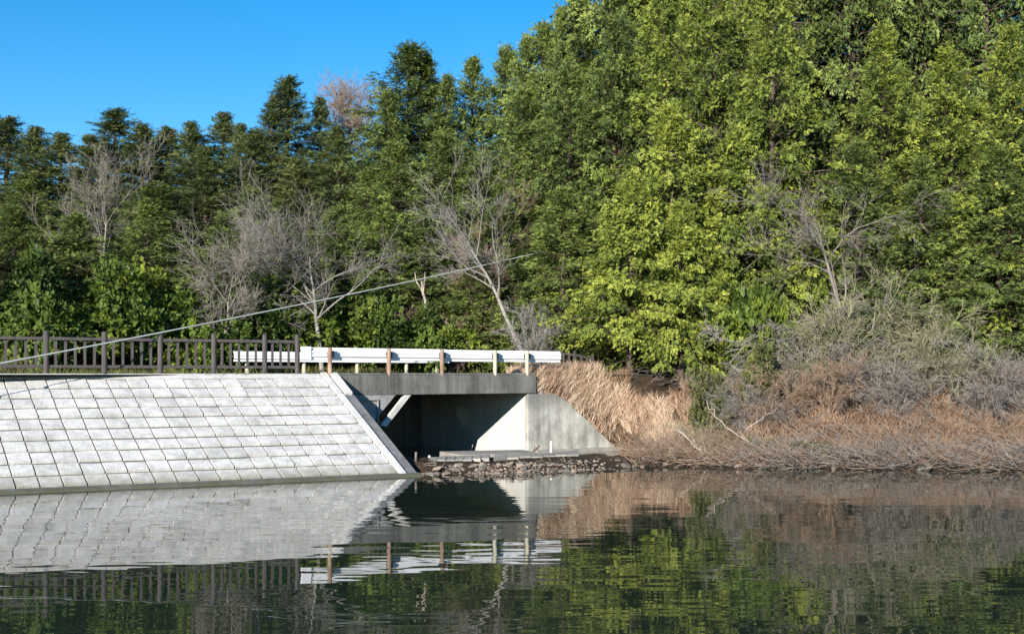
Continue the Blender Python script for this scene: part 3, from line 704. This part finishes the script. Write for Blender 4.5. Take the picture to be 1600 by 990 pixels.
# --- broadleaf evergreens behind the road
GB = 'evergreen shrubs growing behind the far guardrail'
for (px, ty, D, wp, lb) in [
    (340, 428, 50, 120, 'leafy green shrub behind the left end of the slatted fence'), (405, 432, 49.5, 110, 'leafy green shrub behind the middle of the fence, left of the pale trunk'),
    (460, 440, 50, 100, 'leafy green shrub right behind the fence end post, beside the pale trunk'), (548, 455, 50.5, 105, 'leafy shrub just right of the pale bare trunk'),
    (600, 490, 48, 90, 'leafy shrub between the pale bare trunk and the broken white snag'), (690, 500, 47.8, 80, 'leafy shrub right of the broken white snag'),
    (755, 485, 47.8, 110, 'dark leafy shrub above the middle of the guardrail'), (822, 500, 47.6, 90, 'leafy shrub above the right end of the guardrail'), (868, 500, 47.6, 80, 'leafy shrub tucked against the big bright cypress'),
    (645, 505, 47.8, 80, 'low leafy shrub at the foot of the broken white snag'), (365, 490, 48.5, 90, 'low dark shrub close behind the slats of the fence'), (505, 492, 51.5, 90, 'low shrub behind the foot of the pale trunk'),
    (270, 425, 50, 120, 'leafy shrub left of the one at the left end of the visible fence'), (190, 420, 50, 130, 'leafy shrub behind the third stretch of fence from the left'), (110, 430, 50, 130, 'leafy shrub behind the second stretch of fence from the left'), (30, 420, 50, 130, 'leafy shrub behind the fence at the left edge')]:
    vv = 8.9+(D-50)*.6; q_ = uv(u_at(px, vv), vv); D = q_[1]
    x = (px-800)/F*D; z0 = gz(x, D)-.1; i = len(PLANTS); PLANTS.append(1); cr, st_ = BS[i % 3]
    ty += [0, 30, -25, 12, -10, 40][i % 6]
    s = 1.15*(wp/2/F*D)/1.7; h = (CAM_Z+(HY-ty)/F*D-z0)/2.6
    plant('evergreen_shrub', lb, 'shrub', GB, [('crown', cr, M['broad']), ('stems', st_, M['bark'])], (x, D, z0), (s, s, h), i*2.1)
# bright evergreen sprigs in the right-hand scrub
for (px, ty, by, D, wp, lb) in [(1185, 540, 585, 44, 60, 'small glossy green bush inside the grey scrub on the right bank'), (1165, 430, 520, 47, 100, 'yellow-green bush between the bright cypress and the upper grey scrub'), (1105, 585, 625, 43.8, 60, 'olive bush at the left end of the grey scrub, over the brown bank')]:
    x = (px-800)/F*D; z0 = gz(x, D)-.1; i = len(PLANTS); PLANTS.append(1); cr, st_ = BS[i % 3]
    s = (wp/2/F*D)/1.7; top = CAM_Z+(HY-ty)/F*D; h = max(top-z0, .6)/2.6
    plant('evergreen_shrub', lb, 'shrub', None, [('crown', cr, M['olive'] if px in (1105, 1185) else M['broad']), ('stems', st_, M['bark'])], (x, D, z0), (s, s, h), i*2.1)

for (px, D, s, h, lb) in [(1190, 40.2, .35, .28, 'low dark olive bush at the waterline of the right bank'), (1258, 39.2, .42, .30, 'low olive bush hanging over the water near the driftwood log'), (1140, 42.2, .3, .26, 'tiny olive bush amid the bleached branches on the bank')]:
    x = (px-800)/F*D; cr, st_ = BS[len(PLANTS) % 3]; PLANTS.append(1)
    plant('evergreen_shrub', lb, 'shrub', None, [('crown', cr, M['olive']), ('stems', st_, M['bark'])], (x, D, gz(x, D)-.1), (s, s, h), px*.1)
# --- bare trees
def bare(px, D, H, label, seed, mats=('twig', 'palebark'), group='bare winter trees', dz=0, rz=0, **kw):
    if D < 0: D = uv(u_at(px, -D), -D)[1]
    x = (px-800)/F*D; z0 = gz(x, D)+dz; b, t, P3 = bare_mesh(seed, H, **kw)
    return plant('bare_tree', label, 'tree', group, [('branches', b, M[mats[0]]), ('trunk', t, M[mats[1]])], (x, D, z0), (1, 1, 1), rz), P3
bare(506, -7.4, 5.7, 'grey bare tree with pale straight trunk rising behind the left end of the guardrail', 4, ('paletwig', 'palebark'), n1=13, spread=1.15, r0=.11, trunk=.4, lean=(.0, 0), up=.02, n3=5, n4=4, twr=.005, ang=55)
bare(425, -7.6, 4.9, 'bare tree with wide silvery twigs above the fence, left of the pale trunk', 9, ('twig', 'twig'), n1=8, lean=(-.3, 0), spread=1.2, r0=.06, trunk=.3, n3=5, n4=4, twr=.005, ang=55, up=.02)
bare(345, -7.5, 4.6, 'low bare tree with fine grey twigs above the left part of the fence', 10, ('twig', 'twig'), n1=9, lean=(.1, 0), spread=1.0, r0=.07, trunk=.3)
bare(850, 49.5, 7.4, 'leaning bare tree with pale limbs and reddish twigs, in the middle of the hillside', 21, ('paletwig', 'palebark'), n3=5, n4=4, twr=.005, n1=10, lean=(-.55, 0), spread=.75, r0=.12, trunk=.35)
bare(770, 52.0, 7.0, 'upright reddish bare tree behind the leaning one', 22, ('pinktwig', 'pinktwig'), n1=10, lean=(-.05, 0), spread=.6, r0=.10, trunk=.35)
bare(562, 70, 6.8, 'pinkish bare treetop against the sky between the dark conifers and the twin-tipped cypress', 23, ('pinktwig', 'pinktwig'), n1=24, n2=8, n3=7, spread=.6, r0=.12, trunk=.45, n4=5, twr=.007)
bare(835, 48.2, 2.5, 'small pale silvery bare bush-like tree above the right end of the guardrail', 24, ('paletwig', 'twig'), n1=9, spread=1.0, r0=.05, trunk=.25, stems=2, n2=5, n3=5)
bare(605, 51.2, 3.2, 'thin brownish bare tree between the pale trunk and the broken snag', 25, ('pinktwig', 'twig'), n1=9, spread=.9, r0=.05, trunk=.25, stems=2, n2=5, n3=5)
bare(715, 51.2, 2.6, 'low reddish bare tree right of the broken white snag', 26, ('pinktwig', 'twig'), n1=9, spread=1.0, r0=.05, trunk=.25, stems=2, n2=5, n3=5)
bare(150, 50.0, 5.2, 'grey bare tree in the left part of the hillside, before the dark conifers', 27, ('twig', 'palebark'), n1=10, spread=1.0, r0=.10, trunk=.35, n3=5)
# upper right tangled bare limbs
bare(1335, 48.5, 7.6, 'bare tree with long horizontal grey limbs at the right, below the dark corner conifer', 28, ('twig', 'twig'), n1=12, lean=(-.15, 0), spread=.85, r0=.12, trunk=.35, ang=65, up=-.02)
# broken white snag
x = (660-800)/F*50.3; z0 = gz(x, 50.3); sn = MB()
sn.tube([(x+.12, 50.3, z0-.3), (x+.12, 50.3, 5.6), (x+.0, 50.3, 6.0), (x-.04, 50.3, 6.5)], [.07, .055, .045, .02], 9)
sn.tube([(x+.02, 50.3, 5.9), (x+.10, 50.25, 6.45), (x+.11, 50.2, 6.75)], [.035, .03, .012], 7)
sn.tube([(x+.0, 50.3, 6.0), (x-.22, 50.25, 6.35), (x-.30, 50.2, 6.75)], [.035, .028, .012], 7)
tag(sn.build('tree_snag', M['deadwood']), 'broken white snag with forked top standing among shrubs above the guardrail', 'tree trunk')
for o_ in C.objects:
    pass

# --- clinging dead leaves: brown patches (small shrubs with withered leaves)
def withered(px, ty, D, wp, hp, label):
    x = (px-800)/F*D; i = len(PLANTS); PLANTS.append(1); cr, st_ = BS[i % 3]
    z0 = gz(x, D)-.1; top = CAM_Z+(HY-ty)/F*D
    s = (wp/2/F*D)/1.7
    plant('withered_shrub', label, 'shrub', None, [('crown', cr, M['deadleaf']), ('stems', st_, M['twig'])], (x, D, z0), (s, s, (top-z0)/2.6), i*1.3)
withered(705, 505, 50.3, 70, 40, 'shrub with pinkish-brown withered leaves right of the broken white snag')
withered(620, 478, 50.2, 36, 40, 'narrow shrub with withered brown leaves left of the broken white snag')

# --- grey scrub on the right bank
SH = [bare_mesh(80+i, 2.6, stems=[5, 4, 7, 3, 6][i], n1=[6, 8, 4, 9, 5][i], n2=6, n3=5, n4=4, spread=[.75, .9, .7, 1.0, .8][i], r0=[.03, .035, .025, .045, .028][i], trunk=.1, up=[-.03, -.06, .02, -.04, .0][i], twr=.0052, ang=[50, 65, 35, 60, 75][i])[:2] for i in range(5)]
GS = 'leafless grey scrub on the right bank'
for (px, by, D, s, mt, lb) in [
    (1085, 0, 42.8, .7, 'olivetwig', 'pale grey leafless shrub at the left end of the scrub, above the brown bank'),
    (1118, 0, 44.0, .8, 'olivetwig', 'rounded leafless shrub behind the left end of the scrub'),
    (1165, 0, 42.6, .75, 'twig', 'leafless shrub in the front row with the small glossy bush behind it'),
    (1240, 0, 45.8, 1.35, 'olivetwig', 'grey-green leafless shrub in the middle of the scrub'),
    (1225, 0, 43.0, 1.0, 'pinktwig', 'brownish leafless shrub low over the orange bracken'),
    (1280, 0, 46.2, 1.9, 'twig', 'tall grey leafless shrub at the right of the scrub, under the horizontal limbs'),
    (1300, 0, 42.4, 1.1, 'pinktwig', 'brownish leafless shrub right of the tall one, near the water'),
    (1345, 0, 46.2, 1.7, 'olivetwig', 'grey leafless shrub on the right part of the bank'),
    (1405, 0, 43.2, 1.2, 'twig', 'grey leafless shrub, third from the right edge'),
    (1470, 0, 45.6, 1.6, 'olivetwig', 'tall grey leafless shrub, second from the right edge'),
    (1550, 0, 43.0, 1.4, 'twig', 'grey leafless shrub at the right edge'),
    (1075, 0, 39.9, .42, 'pinktwig', 'small reddish leafless bush near the waterline beside the bleached branches'),
    (1130, 0, 40.5, .5, 'pinktwig', 'small reddish leafless bush right of the bleached branches'),
    (1010, 0, 41.2, .36, 'pinktwig', 'small reddish leafless bush where the wing wall runs into the bank'),
    (1200, 0, 40.0, .45, 'twig', 'small grey leafless bush among the waterside stones at the right'),
    (1255, 0, 39.4, .5, 'twig', 'small grey leafless bush overhanging the water at the right'),
]:
    x = (px-800)/F*D; z0 = gz(x, D); i = len(PLANTS); PLANTS.append(1); b, t = SH[i % 5]
    plant('bare_shrub', lb, 'shrub', GS, [('branches', b, M[mt]), ('trunk', t, M[mt])], (x, D, z0), (s*1.1, s*1.1, s), i*1.9)

print('grass')
# --- dry grass, bracken, litter twigs (nobody could count these)
rs = np.random.RandomState(7)
def blades(n, xs, ys, h, wd, lean, tuft=5):
    """grass blades: three-segment bent ribbons at the given plan points"""
    n = len(xs); zs = ground(xs, ys)
    a = rs.uniform(0, 2*np.pi, n); l = rs.uniform(.2, 1, n)*lean; hh = h*rs.uniform(.5, 1.15, n)
    d = np.stack([np.cos(a), np.sin(a)], -1); sd_ = np.stack([-d[:, 1], d[:, 0]], -1)
    b = rs.uniform(0, 2*np.pi, n); sd_ = np.stack([np.cos(b), np.sin(b)], -1)
    V_ = []
    for f, wf in ((0, 1), (.45, .8), (.8, .5), (1, .08)):
        off = (f**1.8)*l*hh; z = hh*(f-.25*f*f*l)
        c = np.stack([xs+d[:, 0]*off, ys+d[:, 1]*off, zs-.03+z], -1)
        s3 = np.concatenate([sd_*wd*wf/2, np.zeros((n, 1))], -1)
        V_ += [c-s3, c+s3]
    v = np.stack(V_, 1); i = np.arange(n)[:, None]*8
    q = np.concatenate([i+np.array([[0, 1, 3, 2]]), i+np.array([[2, 3, 5, 4]]), i+np.array([[4, 5, 7, 6]])])
    vr = np.repeat(.5+vnoise(xs, ys, 2.5, 9)*.16+rs.uniform(-.25, .25, n), 8)
    return v.reshape(-1, 3), q, vr
def scatter(n, x0, x1, y0, y1, cond, clump=.22):
    k = max(1, n//14); cx = rs.uniform(x0, x1, k); cy = rs.uniform(y0, y1, k); i = rs.randint(0, k, n)
    x = cx[i]+rs.normal(0, clump, n); y = cy[i]+rs.normal(0, clump, n); ok = cond(x, y); return x[ok], y[ok]
def uvof(x, y): return (x-O[0])*U[0]+(y-O[1])*U[1], (x-O[0])*V[0]+(y-O[1])*V[1]
def c_mound(x, y):
    u, v = uvof(x, y); e = vnoise(x, y, 1.6, 21)*.7; return (((v > .17) & (v < 1.9) & (u > .5) & (u <= 4.4)) | ((u > 4.4) & (v > -3.2+(u-4.4)*.6+e) & (v < 1.2))) & (u < 7.0+e) & (ground(x, y) < 2.85-np.clip(u-3.4, 0, 9)*.62+e*.4)
x, y = scatter(105000, -1, 8, 41, 50, c_mound, .13); v, q, vr = blades(0, x, y, .48*(1+.35*np.clip(vnoise(x, y, 3.1, 5), -1, 1)), .024, .9)
def c_lip(x, y):
    u, v = uvof(x, y); return (v > .17) & (v < .74) & (u > .36) & ((u < 2.6) | ((v > .4) & (u < 4.2)))
x, y = scatter(110000, 0, 6.5, 43, 49, c_lip, .10); v2, q2, vr2 = blades(0, x, y, .62, .024, .8)
q = np.concatenate([q, q2+len(v)]); v = np.concatenate([v, v2]); vr = np.concatenate([vr, vr2+.12])
o = link('dry_grass', np_mesh('dry_grass', v, q, vr), M['drygrass']); tag(o, 'straw-coloured dry grass tumbling over the wing wall beside the bridge end', 'grass', None, 'stuff')
def c_bank(x, y):
    u, v = uvof(x, y); b = y-shore_y(x); return (u > 3.6) & (b > .9) & (v < 1.2) & (ground(x, y) < 2.75) & ~((x > 4.4) & (x < 6.2) & (y > 46.2))
x, y = scatter(80000, 3, 22, 37, 50, c_bank, .35); v, q, vr = blades(0, x, y, .40, .024, 1.0)
o = link('bracken', np_mesh('bracken', v, q, vr-.1), M['fern']); tag(o, 'orange-brown withered bracken and grass over the right bank', 'undergrowth', None, 'stuff')
# verge weeds along kerbs
def c_verge(x, y):
    u, v = uvof(x, y); return (((v > .30) & (v < .66) & (u > -25) & (u < -9.6)) | ((v > 6.3) & (v < 10.5) & (u < 12) & (u > -25))) & ((u < -7.6) | (v > 6.2))
x, y = scatter(160000, -26, 6, 26, 60, c_verge, .3); v, q, vr = blades(0, x, y, .36, .022, .8)
o = link('verge_grass', np_mesh('verge_grass', v, q, vr), M['olive']); tag(o, 'low green and yellow weeds along the road verge behind the rails', 'grass', None, 'stuff')
# twiggy litter along the waterline and bank
def twigs(n, cond, x0, x1, y0, y1, ln, rad, lift):
    x, y = scatter(n, x0, x1, y0, y1, cond, .35); n = len(x); z = ground(x, y)
    a = rs.uniform(0, 2*np.pi, n); e = rs.uniform(-.1, 1, n)**1.3 if False else rs.uniform(0, 1, n)**1.5
    d = unit(np.stack([np.cos(a), np.sin(a), e*1.1], -1)); L = ln*rs.uniform(.35, 1.2, n)
    P = polyl(rs, np.stack([x, y, np.maximum(z, 0)+rs.uniform(0, lift, n)], -1), d, L, 4, .18, -.04)
    T = Tubes(); r = rad*rs.uniform(.5, 1.4, n); T.add(P, np.linspace(1, .35, 4)[None]*r[:, None], 3); return T.mesh('twigs')
def c_deb(x, y):
    u, v = uvof(x, y); b = y-shore_y(x); return (x > 3.5) & (b > -.45) & (b < 4.5) & (v < -.3)
def c_debg(x, y): return c_deb(x, y) & (x > 7.2+1.2*np.sin(y*3)) & (y-shore_y(x) < 2.6)
o = link('grey_brushwood', twigs(9000, c_debg, 6, 24, 33, 44, 1.0, .010, .45), M['twig']); tag(o, 'grey fallen branches piled over the waterline at the right', 'brushwood', None, 'stuff')
o = link('brushwood', twigs(9000, c_deb, 2, 24, 33, 44, 1.1, .0085, .4), M['pinktwig']); tag(o, 'tangle of reddish brown dead twigs lying along the waterside of the right bank', 'brushwood', None, 'stuff')
def c_deb2(x, y):
    u, v = uvof(x, y); b = y-shore_y(x); return (x > -2.3) & (x < 3.6) & (b > -.15) & (b < 1.6)
o = link('waterside_litter', twigs(260, c_deb2, -3, 4, 34, 38, .28, .010, .06), M['stone']); tag(o, 'brown wet litter and twigs on the low shore under the bridge', 'litter', None, 'stuff')
def c_deb3(x, y):
    u, v = uvof(x, y); b = y-shore_y(x); return (x > 4.5) & (b > 3.5) & (v < 1.5)
o = link('bramble_stems', twigs(3600, c_deb3, 4, 24, 38, 50, 1.1, .010, .5), M['twig']); tag(o, 'arching grey bramble stems over the upper right bank', 'undergrowth', None, 'stuff')

# --- stones
def rock_mesh(seed):
    import bmesh
    rr = random.Random(seed); bm = bmesh.new(); bmesh.ops.create_icosphere(bm, subdivisions=3, radius=1)
    for _ in range(9):
        n_ = Vector((rr.gauss(0, 1), rr.gauss(0, 1), rr.gauss(0, 1))).normalized(); dd = rr.uniform(.55, .85)
        for v_ in bm.verts:
            k = v_.co.dot(n_)-dd
            if k > 0: v_.co -= n_*k*.92
    me = bpy.data.meshes.new('stone'); bm.to_mesh(me); bm.free(); return me
RK = [rock_mesh(i) for i in range(5)]
rr = random.Random(3)
def stones(n, xr, br_, sr, label, group, mats):
    for k in range(n):
        x = rr.uniform(*xr); y = float(shore_y(x))+rr.uniform(*br_); s = rr.uniform(*sr)
        o = bpy.data.objects.new('stone', RK[rr.randrange(5)]); C.objects.link(o)
        if not o.data.materials: o.data.materials.append(M['stone'])
        o.material_slots[0].link = 'OBJECT'; o.material_slots[0].material = M[rr.choice(mats)]
        o.location = (x, y, max(gz(x, y), -.04)+s*.12); o.scale = (s*rr.uniform(.9, 1.5), s*rr.uniform(.8, 1.2), s*rr.uniform(.45, .75)); o.rotation_euler = (rr.uniform(-.3, .3), rr.uniform(-.3, .3), rr.uniform(0, 6))
        tag(o, label, 'stone', group)
stones(60, (-2.55, 1.6), (-.1, .8), (.05, .14), 'brown wet stone in the low row at the water below the bridge opening', 'stones at the water below the bridge', ['stone', 'stone', 'stone', 'stone_grey'])
stones(24, (1.6, 5.0), (-.1, 1.2), (.05, .13), 'brown stone at the water below the grey wing wall', 'stones at the water below the wing wall', ['stone', 'stone_grey'])
stones(34, (5.5, 13.5), (-.1, 1.6), (.07, .19), 'grey stone half hidden in twigs at the water on the right bank', 'stones on the right bank', ['stone_grey', 'stone_grey', 'stone'])

def gravel(n, cond, x0, x1, y0, y1, s0, s1):
    x, y = scatter(n, x0, x1, y0, y1, cond, .3); n = len(x); z = np.maximum(ground(x, y), -.02)
    base_ = np.array([[1, 0, 0], [0, 1, 0], [-1, 0, 0], [0, -1, 0], [0, 0, .7], [0, 0, -.5]], float)
    s_ = rs.uniform(s0, s1, n)[:, None, None]; a = rs.uniform(0, 6.28, n); c, sn_ = np.cos(a), np.sin(a)
    P = base_[None]*s_*rs.uniform(.6, 1.3, (n, 6, 1)); X_ = P[..., 0]*c[:, None]-P[..., 1]*sn_[:, None]; Y_ = P[..., 0]*sn_[:, None]+P[..., 1]*c[:, None]
    P = np.stack([X_+x[:, None], Y_+y[:, None], P[..., 2]+z[:, None]], -1)
    t = np.array([[0, 1, 4], [1, 2, 4], [2, 3, 4], [3, 0, 4], [1, 0, 5], [2, 1, 5], [3, 2, 5], [0, 3, 5]])
    return np_mesh('gravel', P.reshape(-1, 3), (np.arange(n)[:, None, None]*6+t[None]).reshape(-1, 3))
def c_gr(x, y):
    u, v = uvof(x, y); b = y-shore_y(x); return (x > -3.2) & (x < 3.0) & (b > -.2) & (b < .9) & (v < 6) & ((u < -.1) | (v < -.3)) & (u > -7)
o = link('gravel', gravel(9000, c_gr, -3.4, 6, 33.5, 46, .02, .075), M['stone']); tag(o, 'pinkish brown gravel of the low shore before the bridge opening', 'gravel', None, 'stuff')

# --- bleached dead branches
def dead(name, pts, r, label, extra=()):
    b = MB(); P = [at(*p) for p in pts]; rz_ = np.random.RandomState(int(r*1e4)+len(P))
    Q = []
    for i in range(len(P)-1):
        for f in (0, .33, .66): Q.append(P[i]*(1-f)+P[i+1]*f+rz_.normal(0, .035, 3)*(1 if Q else 0))
    P = Q+[P[-1]]; b.tube(P, list(np.linspace(r, r*.4, len(P))), 7)
    for k in range(9):
        i = rz_.randint(1, len(P)-1); d = P[i+1 if i+1 < len(P) else i]-P[i-1]; d = d/np.linalg.norm(d)+rz_.normal(0, .6, 3); d[2] += .25; d /= np.linalg.norm(d); L = rz_.uniform(.2, .6)
        b.tube([P[i], P[i]+d*L*.5+rz_.normal(0, .03, 3), P[i]+d*L+rz_.normal(0, .08, 3)], [r*.38, r*.25, r*.1], 5)
    for e_ in extra: Q = [at(*p) for p in e_]; b.tube(Q, list(np.linspace(r*.6, r*.2, len(Q))), 6)
    return tag(b.build(name, M['deadwood']), label, 'branch', 'bleached dead branches on the right bank')
dead('dead_branch', [(1128, 728, 38.3), (1112, 722, 38.3), (1098, 712, 38.5), (1080, 688, 38.9), (1056, 671, 39.4)], .036, 'thick bleached branch sloping down to the water on the right bank', [[(1112, 722, 38.3), (1106, 717, 38.0), (1118, 712, 38.2)], [(1098, 712, 38.5), (1090, 716, 38.3), (1070, 718, 38.2)]])
dead('dead_branch', [(1178, 697, 39.6), (1160, 683, 39.8), (1135, 668, 40.1), (1112, 640, 40.6), (1105, 625, 41)], .026, 'long thin bleached branch above the thick one, leaning up the bank')
dead('dead_branch', [(1165, 672, 40.0), (1190, 655, 40.3), (1212, 638, 40.8)], .02, 'short bleached branch pointing up to the right in the orange bracken')
dead('dead_branch', [(1010, 735, 37.8), (1035, 728, 37.9), (1050, 720, 38.1), (1046, 700, 38.4)], .018, 'thin bleached branch left of the thick one, by the water')
dead('driftwood_log', [(1248, 731, 37.1), (1270, 730, 37.1), (1290, 731.5, 37.0)], .035, 'pale driftwood log lying in the water at the right bank')

# --- small things before the bridge
pv = MB(); p = at(861, 712, 41.0); pv.tube([(p[0], p[1], 0), (p[0], p[1], CAM_Z+(HY-689)/F*41)], .038, 12)
tag(pv.build('marker_stake', M['pvc']), 'white upright pipe stake in front of the grey wing wall', 'stake')
sk = MB(); sk.tube([at(827, 711, 42.2), at(843, 695, 42.9)], [.05, .035], 7)
tag(sk.build('leaning_stick', M['rust']), 'dark rusty stick leaning against the foot of the wing wall', 'stick')
for (px, ty, D, lb) in [(649, 706, 36.2, 'short grey stump of a stake by the lower corner of the block slope'), (670, 711, 38.5, 'tiny pinkish stake right of the grey one, before the dark opening')]:
    p = at(px, ty, D); s = MB(); s.tube([(p[0], p[1], -.1), (p[0]+.02, p[1], p[2])], .035, 8); tag(s.build('wooden_stake', M['pvc' if D > 38 else 'stone_grey']), lb, 'stake')
print('done', len(C.objects))
